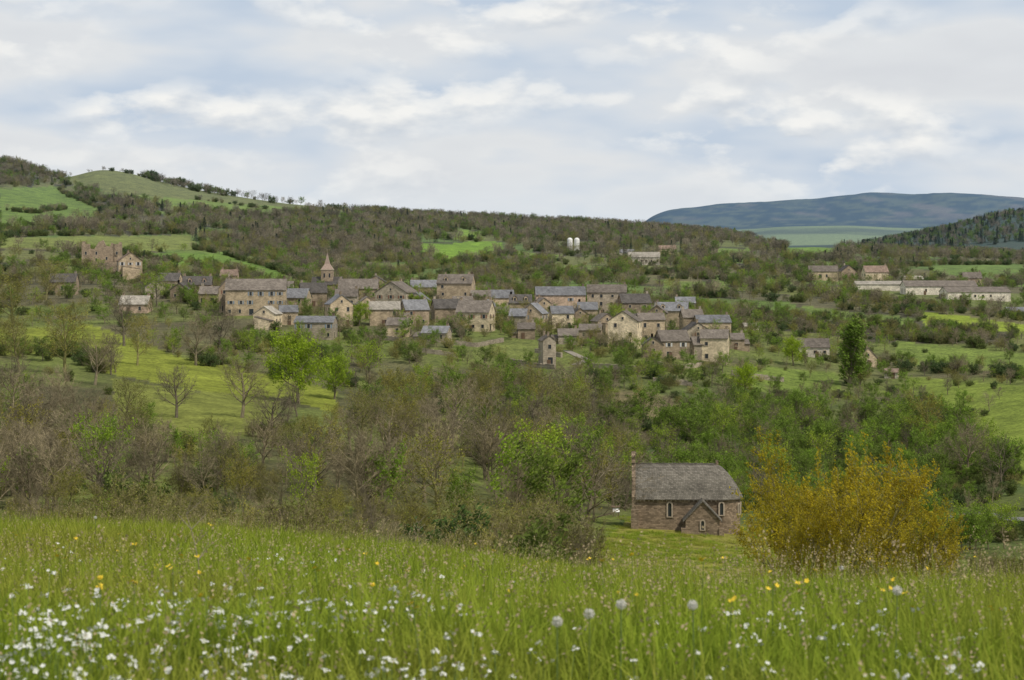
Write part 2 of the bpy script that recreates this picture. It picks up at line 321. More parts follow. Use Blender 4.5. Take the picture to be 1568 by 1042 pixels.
def house(px,py,wp,hp,rp,kind,wall,roof,yaw=0,dr=(560,1000),name='stone_house',depth=None,chim=1,win=True,dormer=False,lean=False):
    x,d,z=spot(px,py,*dr); s=d/F; W=wp*s; h=max(hp*s,1.8); r=rp*s*.92
    r_=random.Random(int(px*31+py))
    dep=depth or min(max(6.5,W*.75),9)
    if kind=='f': Lx,Wd,rot=W,dep,0
    else: Lx,Wd,rot=dep*1.15,W,math.pi/2
    yaw=math.radians(yaw); y=d+(dep/2)
    e=empty(name,(x,y,float(H(x,d))),yaw+rot); FOOT.append((x,y,max(Lx,Wd)*.55))
    hw=Wd/2; m=MB(); m.extr([(-hw,-4),(hw,-4),(hw,h),(0,h+r),(-hw,h)],-Lx/2,Lx/2); m.obj('walls',[WALL[wall]],e,recalc=True)
    o=.35; sl=r/hw; t=.16; m=MB(); x0,x1=-Lx/2-.22,Lx/2+.22
    for sg in(-1,1):
        m.extr([(0,h+r+.02),(sg*(hw+o),h-o*sl+.02),(sg*(hw+o),h-o*sl+.02+t),(0,h+r+.02+t*1.3)],x0,x1)
    m.obj('roof',[ROOF[roof]],e,recalc=True)
    if lean:
        m=MB(); sd=r_.choice((-1,1)); lw=W*.35 if kind=='f' else 3.5; lh=h*.55
        X0=sd*Lx/2; X1=X0+sd*lw; a,b=sorted((X0,X1))
        m.extr([(-hw+.6,-4),(hw-1.5,-4),(hw-1.5,lh+1.2),(-hw+.6,lh)],a,b,0); m.extr([(-hw+.2,lh-.05),(hw-1.4,lh+1.25),(hw-1.4,lh+1.4),(-hw+.2,lh+.1)],a-.1,b+.1,1)
        m.obj('lean_to',[WALL[wall],ROOF['lauze']],e,recalc=True)
    if chim:
        m=MB()
        for i in range(chim):
            cx=(Lx/2-.6)*(1 if (i+r_.randint(0,1))%2 else -1); m.box((cx,.3,h+r+.3),(.75,.6,1.5)); m.box((cx,.3,h+r+1.1),(.9,.75,.12))
        m.obj('chimney',[WALL['brown' if wall!='brown' else 'grey']],e)
    if win:
        m=MB(); sh=r_.choice([0,1,2,None,None]); shm=M_SHUT[sh if sh is not None else 0]
        fl=max(1,int(h/2.6))
        for face,(ln,off) in enumerate(((Lx,hw),(Lx,hw),(Wd,Lx/2),(Wd,Lx/2))):
            nc=max(1,int(ln/r_.uniform(2.8,4.0)))
            for f in range(fl):
                for c in range(nc):
                    a=(c+.5)/nc*ln-ln/2+r_.uniform(-.3,.3)
                    if r_.random()<.3: continue
                    big=(f==0 and r_.random()<.25)
                    wz=h-(fl-f-.5)*(h/fl)
                    if big: window(m,face,a,wz-.15,1.5,min(2.0,h*.6),off)
                    else: window(m,face,a,wz+.1,r_.uniform(.75,1.),min(r_.uniform(1.,1.45),h*.45),off,sh if f>0 else None)
            if face>1 and r>1.8: window(m,face,0,h+r*.28,.6,.8,off)
        m.obj('windows',[M_GLASS,M_TRIM,shm],e)
        m=MB(); a=r_.uniform(-.3,.3)*(Lx if kind=='f' else Wd)
        if kind=='f': m.box((a,-hw-.08,1.0),(1.1,.1,2.1))
        else: m.box((-Lx/2-.08,a,1.0),(.1,1.1,2.1))
        m.obj('door',[M_DOOR],e)
    if dormer:
        m=MB(); 
        for c in(-.25,.25):
            zz=h+r*.35; yy=-hw*.62
            m.box((c*Lx,yy,zz+.2),(1.3,1.2,1.5),0); m.poly([(c*Lx-.85,yy-.75,zz+.9),(c*Lx,yy-.75,zz+1.6),(c*Lx,yy+1.4,zz+1.6),(c*Lx-.85,yy+1.4,zz+.9)],1)
            m.poly([(c*Lx+.85,yy-.75,zz+.9),(c*Lx,yy-.75,zz+1.6),(c*Lx,yy+1.4,zz+1.6),(c*Lx+.85,yy+1.4,zz+.9)],1); m.poly([(c*Lx-.65,yy-.6,zz+.95),(c*Lx+.65,yy-.6,zz+.95),(c*Lx,yy-.6,zz+1.5)],0)
            m.box((c*Lx,yy-.62,zz+.3),(.7,.04,.9),2)
        m.obj('dormers',[WALL[wall],ROOF[roof],M_GLASS],e)
    return e
HL=[
(390,484,92,40,17,'f','tan','lauze',4),(350,478,34,36,20,'g','brown','lauze',8),(450,480,44,24,14,'f','tan','slate',-10),(300,458,44,22,13,'f','pink','dark',6),(258,446,34,16,12,'f','tan','dark',-8),
(518,500,36,34,15,'g','tan','slate',18),(482,520,60,26,9,'f','grey','slate',-5),(408,503,34,22,12,'g','cream','light',-12),(478,470,40,22,15,'f','brown','dark',10),
(548,462,60,20,15,'f','brown','lauze',0),(606,478,52,30,17,'g','grey','lauze',-20),(650,458,44,18,11,'f','tan','slate',5),(698,468,54,34,14,'f','tan','lauze',-8),(588,500,46,26,12,'f','tan','light',5),
(634,500,38,26,15,'f','brown','slate',20),(728,508,52,30,18,'f','cream','lauze',-14),(736,474,30,20,9,'f','pink','lauze',0),(768,476,36,20,12,'f','tan','slate',8),(683,494,42,22,14,'f','brown','dark',12),
(668,524,40,14,10,'f','grey','slate',-12),(818,506,34,26,16,'g','tan','slate',-18),(858,482,76,30,13,'f','pink','slate',3),(930,484,60,36,12,'f','grey','lauze',-3),(860,504,34,24,11,'f','cream','slate',8),
(797,484,34,20,13,'f','tan','dark',0),(972,488,46,24,14,'f','brown','dark',10),(958,534,46,42,16,'g','cream','lauze',-14),(997,526,40,36,10,'f','tan','lauze',5),(1030,502,50,26,13,'f','tan','slate',-8),
(1092,512,52,18,11,'f','tan','slate',6),(1096,556,42,38,13,'f','cream','lauze',-10),(1030,550,46,28,16,'f','brown','lauze',15),(1066,532,34,26,12,'g','grey','dark',10),(838,562,20,40,8,'g','grey','lauze',10),
(806,520,26,16,9,'f','brown','lauze',0),(905,520,34,14,9,'f','brown','lauze',-6),(700,446,40,16,10,'f','grey','lauze',5),(575,446,30,14,10,'g','brown','dark',0),(945,512,24,16,8,'f','brown','dark',0),
(205,480,44,14,13,'f','pink','light',-4),(196,428,36,28,14,'g','tan','tile',15),(95,452,40,20,13,'f','brown','dark',0),(350,440,26,18,9,'f','pink','tile',0),(430,455,36,14,10,'f','grey','lauze',0),(235,458,30,18,12,'g','grey','dark',10),
(1326,562,28,14,16,'g','tan','lauze',10),(640,480,30,20,12,'g','grey','slate',-10),(765,498,30,18,10,'f','brown','lauze',14),(885,500,26,18,10,'g','brown','dark',12),(1128,536,24,16,9,'f','brown','lauze',0),
(610,516,34,18,11,'f','tan','lauze',-8),(560,488,30,22,12,'g','tan','lauze',10),(530,474,34,20,11,'f','grey','lauze',0),(748,492,24,22,11,'g','grey','slate',-8),(708,490,30,24,12,'f','tan','lauze',6),(830,490,30,22,12,'g','tan','lauze',12),
(795,506,26,22,11,'f','grey','slate',-10),(900,498,30,24,11,'f','tan','slate',0),(925,512,30,20,12,'g','tan','lauze',16),(1008,505,28,26,12,'g','brown','lauze',-8),(1060,508,32,22,12,'f','brown','lauze',8),(985,512,26,20,11,'f','grey','dark',-12),
(1075,552,30,24,12,'f','grey','lauze',8),(1000,548,30,20,12,'g','brown','dark',0),(870,528,30,14,10,'f','grey','lauze',0),(320,470,30,20,11,'f','brown','lauze',-6),(275,462,28,18,11,'g','brown','dark',0),(440,498,28,20,10,'f','tan','slate',8),(1050,480,30,16,9,'f','grey','slate',0)]
for i,h_ in enumerate(HL): house(*h_,chim=1+(i%3==0),dormer=(i in(3,12,28,24)),lean=(i%3==1))
house(1248,548,46,16,13,'f','white','lauze',-3,name='farm_building',depth=8,chim=0)
house(1150,508,22,5,5,'f','white','light',5,name='metal_shed',win=False,chim=0)
house(1368,580,20,7,5,'f','white','tile',-12,name='garden_shed',chim=0)
FR=(800,2000)
house(987,406,48,12,8,'f','white','light',-5,FR,'farmhouse'); house(1022,390,26,8,6,'f','cream','tile',5,FR,'farmhouse'); house(960,392,22,5,5,'f','white','slate',0,FR,'farm_building',chim=0)
house(1262,430,44,14,9,'f','tan','lauze',-4,FR,'farmhouse'); house(1298,430,24,14,10,'g','brown','dark',10,FR,'farmhouse'); house(1342,436,36,19,10,'f','cream','tile',5,FR,'farmhouse')
house(1362,446,100,10,5,'f','white','light',-2,FR,'cattle_barn',depth=14,chim=0,win=False); house(1442,452,110,13,9,'f','white','lauze',0,FR,'cattle_barn',depth=16,chim=0); house(1498,460,98,12,8,'f','white','lauze',3,FR,'cattle_barn',depth=16,chim=0)
house(1490,438,28,12,9,'f','pink','lauze',0,FR,'farmhouse'); house(1558,486,30,9,6,'f','cream','slate',0,FR,'farm_building',chim=0); house(1400,436,28,8,5,'f','white','light',0,FR,'farm_building',chim=0)
# church with steeple
e=house(500,452,46,16,12,'f','brown','dark',0,name='village_church',chim=0)
s=e.location.y/F; m=MB(); tw=18*s; th=38*s
m.box((0,-.5,th/2-2),(tw,tw,th+4),0)
for dx in(-.22,.22): m.box((dx*tw,-.5-tw/2-.03,th-2.2),(.6,.1,1.6),2)
m.box((0,-.5,th+.1),(tw+.35,tw+.35,.25),3)
ap=(0,-.5,th+26*s+.2); c=[(-tw/2-.1,-.5-tw/2-.1),(tw/2+.1,-.5-tw/2-.1),(tw/2+.1,-.5+tw/2+.1),(-tw/2-.1,-.5+tw/2+.1)]
mid=[(a*.42,(b+.5)*.42-.5,th+9*s) for a,b in c]
for i in range(4):
    j=(i+1)%4; m.poly([(*c[i],th+.22),(*c[j],th+.22),mid[j],mid[i]],1); m.poly([mid[i],mid[j],ap],1)
m.tube(Vector(ap)-Vector((0,0,.3)),Vector(ap)+Vector((0,0,1.2)),.06,.04,4,3)
m.obj('steeple',[WALL['brown'],simple_mat('spire_tiles',(.32,.24,.19)),M_GLASS,M_TRIM],e)
# castle ruin
x,d,z=spot(155,418,750,1100); e=empty('castle_ruin',(x,d+5,z),.15); FOOT.append((x,d+5,11)); s=d/F
m=MB()
m.extr([(-7*1,-4),(5,-4),(5,44*s),(3.6,46*s),(3,40*s),(1,42*s),(0,50*s),(-2,47*s),(-4,36*s),(-7,38*s)],-2,5,axis='y')
m.box((-7.6,0,22*s-2),(3.6,5,44*s+4)); m.box((-8.6,0,46*s),(1.2,4.4,4*s)); m.box((6.2,1,20*s-2),(4,6,48*s+4)); m.box((0,-4,8*s-2),(13,4,16*s+4)); m.box((7.4,1,45*s),(1.2,5,4*s))
m.obj('keep_walls',[WALL['brown']],e,recalc=True)
m=MB()
for wx,wz in((-3,20),(1.5,22),(-3,30),(6,30),(-7.6,30)): window(m,0,wx,wz*s,.8,1.4,2.0 if abs(wx)<5 else 2.5)
m.obj('windows',[M_GLASS,M_TRIM,M_TRIM],e)
# silos
x,d,z=spot(878,384,1200,2200); e=empty('grain_silos',(x,d,z)); m=MB(); FOOT.append((x,d-6,14))
for sx in(-2.6,2.6):
    pr=[(2.0,-2),(2.0,8.2),(1.6,9),(.8,9.5),(.05,9.6)]
    for (ra,za),(rb,zb) in zip(pr[:-1],pr[1:]): m.tube(Vector((sx,0,za)),Vector((sx,0,zb)),ra,rb,14)
m.obj('silo_shells',[simple_mat('white_silo_paint',(.75,.74,.7),.6,.1)],e,smooth=True)
# ------------------------------------------------------------ chapel
def chapel():
    d0=291.; px0=973.; s=d0/F; xl=(px0-CX)*s
    e=empty('romanesque_chapel',(xl,d0,float(H(xl+5,d0-3))+.1),math.radians(-3)); FOOT.append((xl+7,d0,13))
    MW=masonry('chapel_stone',(.28,.21,.145),.42,.2,dark=.6,var=.38,bump=.8); MR=masonry('chapel_lauze_slates',(.205,.185,.152),.32,.24,dark=.45,rz=1.2,var=.28,bump=1.0)
    MT=simple_mat('chapel_window_stone',(.38,.31,.23),.9,.2)
    Ln=11.1; hw=3.15; hh=4.15; m=MB()
    m.extr([(-hw,-4),(hw,-4),(hw,hh),(-hw,hh)],.0,Ln)
    N=16; ring=[(Ln+hw*math.sin(math.pi*i/N),-hw*math.cos(math.pi*i/N)) for i in range(N+1)]
    for i in range(N):
        a,b=ring[i],ring[i+1]; m.poly([(*a,-4),(*b,-4),(*b,hh),(*a,hh)])
    m.extr([(-hw-.1,-4),(hw+.1,-4),(hw+.1,hh+.25),(2.55,hh+2.1),(1.35,hh+3.55),(0,hh+4.6),(-1.35,hh+3.55),(-2.55,hh+2.1),(-hw-.1,hh+.25)],-.5,-.001)
    m.obj('nave_walls',[MW],e,recalc=True)
    m=MB(); m.box((-.25,0,hh+5.0),(.5,1.1,.9)); m.extr([(-.7,hh+5.45),(.7,hh+5.45),(0,hh+6.1)],-.55,.05)
    m.box((Ln+.0,0,hh+4.6),(.35,.35,.6)); m.box((.5,0,hh+4.65),(.3,.5,.4))
    m.obj('bell_gable',[MW],e,recalc=True)
    pr=[(0,4.42),(.7,4.0),(1.4,3.3),(2.1,2.45),(2.75,1.45),(3.2,.6),(3.52,-.02)]
    m=MB()
    for sg in(-1,1):
        for (a,za),(b,zb) in zip(pr[:-1],pr[1:]):
            m.poly([(0,sg*a,hh+za),(Ln,sg*a,hh+za),(Ln,sg*b,hh+zb),(0,sg*b,hh+zb)])
    for (a,za),(b,zb) in zip(pr[:-1],pr[1:]):
        for i in range(N):
            t0,t1=math.pi*i/N,math.pi*(i+1)/N
            def q(r,t,z): return (Ln+r*math.sin(t),-r*math.cos(t),hh+z)
            m.poly([q(a,t0,za),q(b,t0,zb),q(b,t1,zb),q(a,t1,za)] if a>0 else [q(0,t0,za),q(b,t0,zb),q(b,t1,zb)])
    m.box((Ln/2,-3.42,hh-.07),(Ln,.24,.12)); m.box((Ln/2,3.42,hh-.07),(Ln,.24,.12))
    for i in range(N):
        t0,t1=math.pi*i/N,math.pi*(i+1)/N
        for (r0,z0,r1,z1) in((3.52,-.02,3.52,-.14),(3.52,-.14,3.0,-.14)):
            m.poly([(Ln+r0*math.sin(t0),-r0*math.cos(t0),hh+z0),(Ln+r0*math.sin(t1),-r0*math.cos(t1),hh+z0),(Ln+r1*math.sin(t1),-r1*math.cos(t1),hh+z1),(Ln+r1*math.sin(t0),-r1*math.cos(t0),hh+z1)])
    for i in range(28): m.box((i*.4+.2,0,hh+4.45+rnd.uniform(-.02,.03)),(.36,.32,.14))
    m.obj('slate_roof',[MR],e,recalc=False)
    m=MB()
    for i in range(18): m.box((.6+i*.6,-hw-.1,hh-.25),(.18,.2,.2))
    m.obj('corbels',[MT],e)
    cx=8.9; w=2.25; yf=-hw-3.3; ze=1.75; za=4.1
    m=MB(); m.extr([(cx-w,-5),(cx+w,-5),(cx+w,ze),(cx,za),(cx-w,ze)],yf,-hw+.05,axis='y')
    m.box((cx-w-.25,yf+.3,-1.6),(.7,.9,4.4)); m.box((cx+w+.25,yf+.3,-1.6),(.7,.9,4.4))
    m.box((-.1,-hw-.35,0),(1.0,.7,5.4)); m.obj('side_chapel_walls',[MW],e,recalc=True)
    m=MB(); sl=(za-ze)/w
    for sg in(-1,1):
        m.extr([(cx,za+.03),(cx+sg*(w+.35),ze-.35*sl+.03),(cx+sg*(w+.35),ze-.35*sl+.2),(cx,za+.26)],yf-.25,-hw+.6,axis='y')
    m.obj('side_chapel_roof',[MR],e,recalc=True)
    def arch(cx,yf,zc,w,h,sur,ang=0.):
        g=MB(); t=MB(); N=8
        pts=[(-w/2,-h/2),(w/2,-h/2)]+[(w/2*math.cos(math.pi*i/N),h/2+w/2*math.sin(math.pi*i/N)) for i in range(N+1)]
        R=Matrix.Rotation(ang,3,'Z')
        def T(a,y,z): v=R@Vector((a,y,0)); return (cx+v.x,yf+v.y,zc+z)
        g.poly([T(a,-.012,z) for a,z in pts])
        ow=w/2+sur; out=[(-ow,-h/2-sur*.6),(ow,-h/2-sur*.6)]+[(ow*math.cos(math.pi*i/N),h/2+ow*math.sin(math.pi*i/N)) for i in range(N+1)]
        n=len(pts)
        for i in range(n):
            j=(i+1)%n
            t.poly([T(pts[i][0],-.14,pts[i][1]),T(pts[j][0],-.14,pts[j][1]),T(out[j][0],-.14,out[j][1]),T(out[i][0],-.14,out[i][1])])
            t.poly([T(pts[i][0],.0,pts[i][1]),T(pts[j][0],.0,pts[j][1]),T(pts[j][0],-.14,pts[j][1]),T(pts[i][0],-.14,pts[i][1])])
            t.poly([T(out[i][0],.0,out[i][1]),T(out[j][0],.0,out[j][1]),T(out[j][0],-.14,out[j][1]),T(out[i][0],-.14,out[i][1])])
        g.obj('window_glass',[M_GLASS],e); t.obj('window_arch',[MT],e)
    arch(4.6,-hw,2.55,.46,1.6,.2); arch(Ln+.45,-hw,2.7,.46,1.4,.2,.15); arch(8.9,yf,.9,.40,1.0,.18)
    for a in(1.1,1.57): arch(Ln+hw*math.sin(a),-hw*math.cos(a),2.5,.36,1.2,.2,a)
chapel()
x,d,z=spot(943,792,288,330); e=empty('information_board',(x,d,z),.2); m=MB()
for sx in(-.4,.4): m.box((sx,0,.5),(.08,.08,1.4),0)
m.box((0,-.08,1.0),(1.0,.05,.65),1,Matrix.Rotation(math.radians(-35),3,'X')); m.box((0,.1,1.5),(1.3,.5,.06),0,Matrix.Rotation(math.radians(20),3,'X')); m.obj('board',[M_DOOR,simple_mat('white_panel',(.75,.75,.72),.5,.05)],e); FOOT.append((x,d-5,6))
# ------------------------------------------------------------ ribbons: roads, dry stone walls
def dense(pts,n=10):
    o=[]
    for a,b in zip(pts[:-1],pts[1:]):
        for i in range(n): o.append((a[0]+(b[0]-a[0])*i/n,a[1]+(b[1]-a[1])*i/n))
    o.append(pts[-1]); return o
def ribbon(name,pp,w,mat,dr,hgt=None):
    pts=dense([spot(a,b,*dr)[:2] for a,b in pp]); m=MB(); L=[];Rr=[]
    for i,p in enumerate(pts):
        q=pts[min(i+1,len(pts)-1)]; o=pts[max(i-1,0)]; dx,dy=q[0]-o[0],q[1]-o[1]; l=math.hypot(dx,dy) or 1; nx,ny=-dy/l*w/2,dx/l*w/2
        L.append((p[0]+nx,p[1]+ny)); Rr.append((p[0]-nx,p[1]-ny))
    zz=[float(H(*p)) for p in pts]
    for i in range(len(pts)-1):
        if hgt is None:
            m.poly([(*Rr[i],float(H(*Rr[i]))+.18),(*Rr[i+1],float(H(*Rr[i+1]))+.18),(*L[i+1],float(H(*L[i+1]))+.18),(*L[i],float(H(*L[i]))+.18)])
        else:
            t0=zz[i]+hgt*(.9+.2*rnd.random())
            c=[Rr[i],Rr[i+1],L[i+1],L[i]]
            m.poly([(*p,t0) for p in c])
            for k_ in range(4):
                a,b=c[k_],c[(k_+1)%4]; m.poly([(*a,zz[i]-1.5),(*b,zz[i]-1.5),(*b,t0),(*a,t0)])
    return m.obj(name,[mat])
M_ASPH=simple_mat('asphalt_road',(.16,.155,.15),.9,.2,.5); M_PATH=simple_mat('gravel_path',(.27,.24,.19),.9,.2,.5)
ribbon('country_road',[(1440,800),(1480,788),(1530,796),(1600,800)],4.5,M_ASPH,(310,400))
for px_ in(1460,1490,1520,1550):
    xx,dd_,_=spot(px_,792,310,400); FOOT.append((xx,dd_-9,12))
ribbon('village_lane',[(868,538),(885,546),(900,552),(880,560)],2.6,M_PATH,(560,760))
for pp in([(1000,560),(1040,566),(1075,562)],[(690,528),(730,532),(770,524)],[(560,518),(620,524)],[(820,540),(860,548)],[(900,562),(990,570)],[(1120,575),(1200,585)],[(780,556),(850,566)],[(640,540),(700,548)],[(1000,585),(1060,592)]):
    ribbon('dry_stone_wall',pp,.7,WALL['grey'],(560,800),1.3)
# ------------------------------------------------------------ trees
def rvec(): 
    v=Vector((rnd.gauss(0,1),rnd.gauss(0,1),rnd.gauss(0,1))); return v.normalized()
def leafq(m,p,s,mi=1):
    a=rvec(); b=a.orthogonal().normalized(); c=a.cross(b); w=s*rnd.uniform(.35,.6); l=s*rnd.uniform(.7,1.2)
    m.poly([p-b*l*.5,p+c*w*.5,p+b*l*.5,p-c*w*.5],mi)
def grow(m,p,d,L,r,lev,cf):
    ns=4 if lev==0 else (3 if lev==1 else 2); pts=[p]; dd=d.copy()
    for i in range(ns):
        dd=(dd+rvec()*cf['wob']+Vector((0,0,cf['up'][lev]))).normalized(); pts.append(pts[-1]+dd*L/ns)
    sides=(7,5,4,3)[lev]
    for i in range(ns):
        m.tube(pts[i],pts[i+1],r*(1-i/ns*.75),r*(1-(i+1)/ns*.75),sides,0)
    last=cf['lev']
    if lev<last:
        n=cf['n'][lev]; t0=cf['t0'][lev]; az=rnd.uniform(0,6.3)
        for i in range(n):
            t=t0+(1-t0)*(i+rnd.random()*.8)/n; t=min(t,.999); k_=int(t*ns); f=t*ns-k_; q=pts[k_].lerp(pts[k_+1],f); ax=(pts[k_+1]-pts[k_]).normalized()
            az+=2.4+rnd.uniform(-.4,.4); o=ax.orthogonal().normalized(); o=Matrix.Rotation(az,3,ax)@o
            an=math.radians(cf['ang'][lev]*(1.1-.35*t)+rnd.uniform(-9,9)); nd_=ax*math.cos(an)+o*math.sin(an)
            if lev==0: l=L*cf['rat'][0]*(1.15-.6*abs(t-.55)-.35*max(0,t-.7))*rnd.uniform(.7,1.2)
            else: l=L*cf['rat'][lev]*(1.1-.5*t)*rnd.uniform(.7,1.2)
            grow(m,q,nd_,l,max(r*(1-t*.7)*.5,.012),lev+1,cf)
        if lev>0: grow(m,pts[-1],dd,L*cf['rat'][lev]*.8,max(r*.3,.012),lev+1,cf)
    else:
        for i in range(cf['tw']):
            q=pts[0].lerp(pts[-1],rnd.random()); v=(dd*.7+rvec()*.8+Vector((0,0,.25))).normalized()*cf['twl']*rnd.uniform(.5,1.2); s_=v.orthogonal().normalized()*cf['tww']
            m.poly([q-s_,q+s_,q+v],0)
        if rnd.random()<cf.get('skip',0): return
        for i in range(cf['lf']):
            q=pts[0].lerp(pts[-1],rnd.uniform(.2,1.1))+rvec()*cf['ls']*rnd.uniform(.2,1.5)
            leafq(m,q,cf['lz'])
BASE=dict(lev=3,n=[12,6,4],t0=[.28,.25,.2],ang=[58,48,45],rat=[.45,.55,.5],up=[.02,.10,.05,.05],wob=.16,tw=6,twl=.7,tww=.02,lf=0,ls=.35,lz=.35)
def tree_mesh(name,mats,h=10.,r=.2,stems=1,**kw):
    cf=dict(BASE); cf.update(kw); m=MB()
    for i in range(stems):
        if stems==1: d=Vector((rnd.uniform(-.06,.06),rnd.uniform(-.06,.06),1))
        else:
            a=i*6.283/stems+rnd.random(); sp=kw.get('spread',.45); d=Vector((math.cos(a)*sp,math.sin(a)*sp,1)).normalized()
        b=Vector((0,0,-.4)) if stems==1 else Vector((d.x*.5,d.y*.5,-.3))
        grow(m,b,d.normalized(),h*rnd.uniform(.72,.85)*(1 if stems==1 else rnd.uniform(.75,1)),r,0,cf)
    me=m.mesh(name,mats); zs=np.array([v[2] for v in m.v]); k_=h/np.percentile(zs,99.5)
    me.transform(Matrix.Scale(k_,4)); me.update()
    return me
def conifer_mesh(name,h=10.):
    m=MB(); m.tube(Vector((0,0,-.3)),Vector((0,0,h)),.16,.02,6,0)
    for i in range(620):
        t=rnd.random()**1.15; z=.8+t*(h-.9); R_=(1-t)*2.1+.15; a=rnd.uniform(0,6.283); rr=R_*rnd.uniform(.45,1.0)
        c=Vector((math.cos(a)*rr,math.sin(a)*rr,z-rr*.2)); o=Vector((math.cos(a),math.sin(a),-.3)).normalized(); sd=Vector((-math.sin(a),math.cos(a),rnd.uniform(-.3,.3)))
        l=rnd.uniform(.5,.9); w=rnd.uniform(.18,.32); m.poly([c-o*l*.5,c+sd*w,c+o*l*.6,c-sd*w],1)
    return m.mesh(name,[M_BARK,M_CON])
PROTO={}
def addp(kind,me):
    if kind not in PROTO: PROTO[kind]=bpy.data.collections.new(kind+'_variants')
    ob=bpy.data.objects.new(me.name,me); PROTO[kind].objects.link(ob)
for i in range(5): addp('bare',tree_mesh('bare_tree_shape',[M_BARK,M_BARK],n=[12,6,4],tw=5,r=.27,rat=[.4+.03*i,.55,.5],ang=[50+5*i,48,45],tww=.018))
# simplified far trees: fewer, thicker twigs
for i in range(4): addp('far',tree_mesh('far_tree_shape',[M_BARK,M_BARK],n=[10,5,2],tw=4,twl=1.1,r=.27,tww=.05))
for i in range(3): addp('budding',tree_mesh('budding_tree_shape',[M_BARKG,M_BUD],lf=5,lz=.32,tw=3,r=.24,skip=.15,n=[12,6,3]))
for i in range(3): addp('green',tree_mesh('green_tree_shape',[M_BARK,M_GREEN],n=[12,5,3],tw=1,lf=9,lz=.44,ls=.5,t0=[.2,.25,.2],skip=.15))
for i in range(3): addp('fresh',tree_mesh('fresh_tree_shape',[M_BARK,M_FRESH],n=[11,5,3],tw=1,lf=7,lz=.38,ls=.45,t0=[.25,.25,.2],skip=.25))
for i in range(3): addp('thicket',tree_mesh('thicket_shape',[M_BARK,M_DKG],h=5,r=.09,stems=5,n=[6,4,2],t0=[.12,.2,.2],tw=1,lf=8,lz=.36,ls=.38,spread=.6))
for i in range(3): addp('shrub',tree_mesh('bare_shrub_shape',[M_BARKG,M_BUD],h=5,r=.07,stems=6,n=[6,4,3],t0=[.15,.2,.2],tw=5,twl=.5,tww=.014,lf=3,lz=.16,spread=.5,skip=.3))
for i in range(2): addp('conifer',conifer_mesh('conifer_shape'))
def scatter(name,coll,pos,rot,scl,idx):
    pos=np.array(pos,float)
    me=bpy.data.meshes.new(name); me.vertices.add(len(pos)); me.vertices.foreach_set('co',pos.ravel())
    a=me.attributes.new('rot','FLOAT_VECTOR','POINT'); a.data.foreach_set('vector',np.array(rot,float).ravel())
    a=me.attributes.new('scl','FLOAT_VECTOR','POINT'); a.data.foreach_set('vector',np.array(scl,float).ravel())
    a=me.attributes.new('idx','INT','POINT'); a.data.foreach_set('value',np.array(idx,np.int32))
    ob=bpy.data.objects.new(name,me); scene.collection.objects.link(ob)
    ng=bpy.data.node_groups.new(name+'_instancer','GeometryNodeTree')
    ng.interface.new_socket('Geometry',in_out='INPUT',socket_type='NodeSocketGeometry'); ng.interface.new_socket('Geometry',in_out='OUTPUT',socket_type='NodeSocketGeometry')
    N=ng.nodes; gi=N.new('NodeGroupInput'); go=N.new('NodeGroupOutput'); ip=N.new('GeometryNodeInstanceOnPoints'); ci=N.new('GeometryNodeCollectionInfo')
    ci.inputs['Collection'].default_value=coll; ci.inputs['Separate Children'].default_value=True; ci.inputs['Reset Children'].default_value=True
    def na(n,t):
        x=N.new('GeometryNodeInputNamedAttribute'); x.data_type=t; x.inputs['Name'].default_value=n; return [o for o in x.outputs if o.enabled and o.name=='Attribute'][0]
    l=ng.links.new; l(gi.outputs[0],ip.inputs['Points']); l(ci.outputs[0],ip.inputs['Instance']); ip.inputs['Pick Instance'].default_value=True
    l(na('idx','INT'),ip.inputs['Instance Index']); l(na('rot','FLOAT_VECTOR'),ip.inputs['Rotation']); l(na('scl','FLOAT_VECTOR'),ip.inputs['Scale']); l(ip.outputs[0],go.inputs[0])
    md=ob.modifiers.new('instances','NODES'); md.node_group=ng; return ob
WOOD1=[(265,325),(330,316),(560,310),(830,332),(1150,345),(1150,372),(830,372),(790,366),(775,372),(690,350),(640,365),(640,402),(690,410),(560,432),(490,430),(350,385),(300,372)]
LEFTTOP=[(-100,225),(60,232),(90,268),(60,290),(-100,290)]
inst={k_:([],[],[],[]) for k_ in PROTO}; NV={'bare':5,'far':4,'budding':3,'green':3,'fresh':3,'thicket':3,'shrub':3,'conifer':2}; HT={'bare':10,'far':10,'budding':10,'green':10,'fresh':10,'thicket':5,'shrub':5,'conifer':10}
def put(kind,x,y,h,wk=None):
    if kind=='bare' and y>950: kind='far'
    I=inst[kind]; s_=h/HT[kind]; z=float(H(x,y))
    I[0].append((x,y,z-.1)); I[1].append((rnd.uniform(-.06,.06),rnd.uniform(-.06,.06),rnd.uniform(0,6.28))); w=s_*(wk or rnd.uniform(.85,1.3)); I[2].append((w,w,s_)); I[3].append(rnd.randrange(NV[kind]))
def pick(w):
    r=rnd.random()*sum(w.values())
    for k_,v in w.items():
        r-=v
        if r<=0: return k_
    return k_
LIMN=([-600,0,300,450,600,820,930,1440,1480,2200],[735,735,720,735,720,735,795,850,820,820])
LIMM=([-600,0,150,260,400,470,560,700,830,930,1150,1440,1568,2200],[570,575,595,640,650,645,600,575,575,620,640,640,700,700])
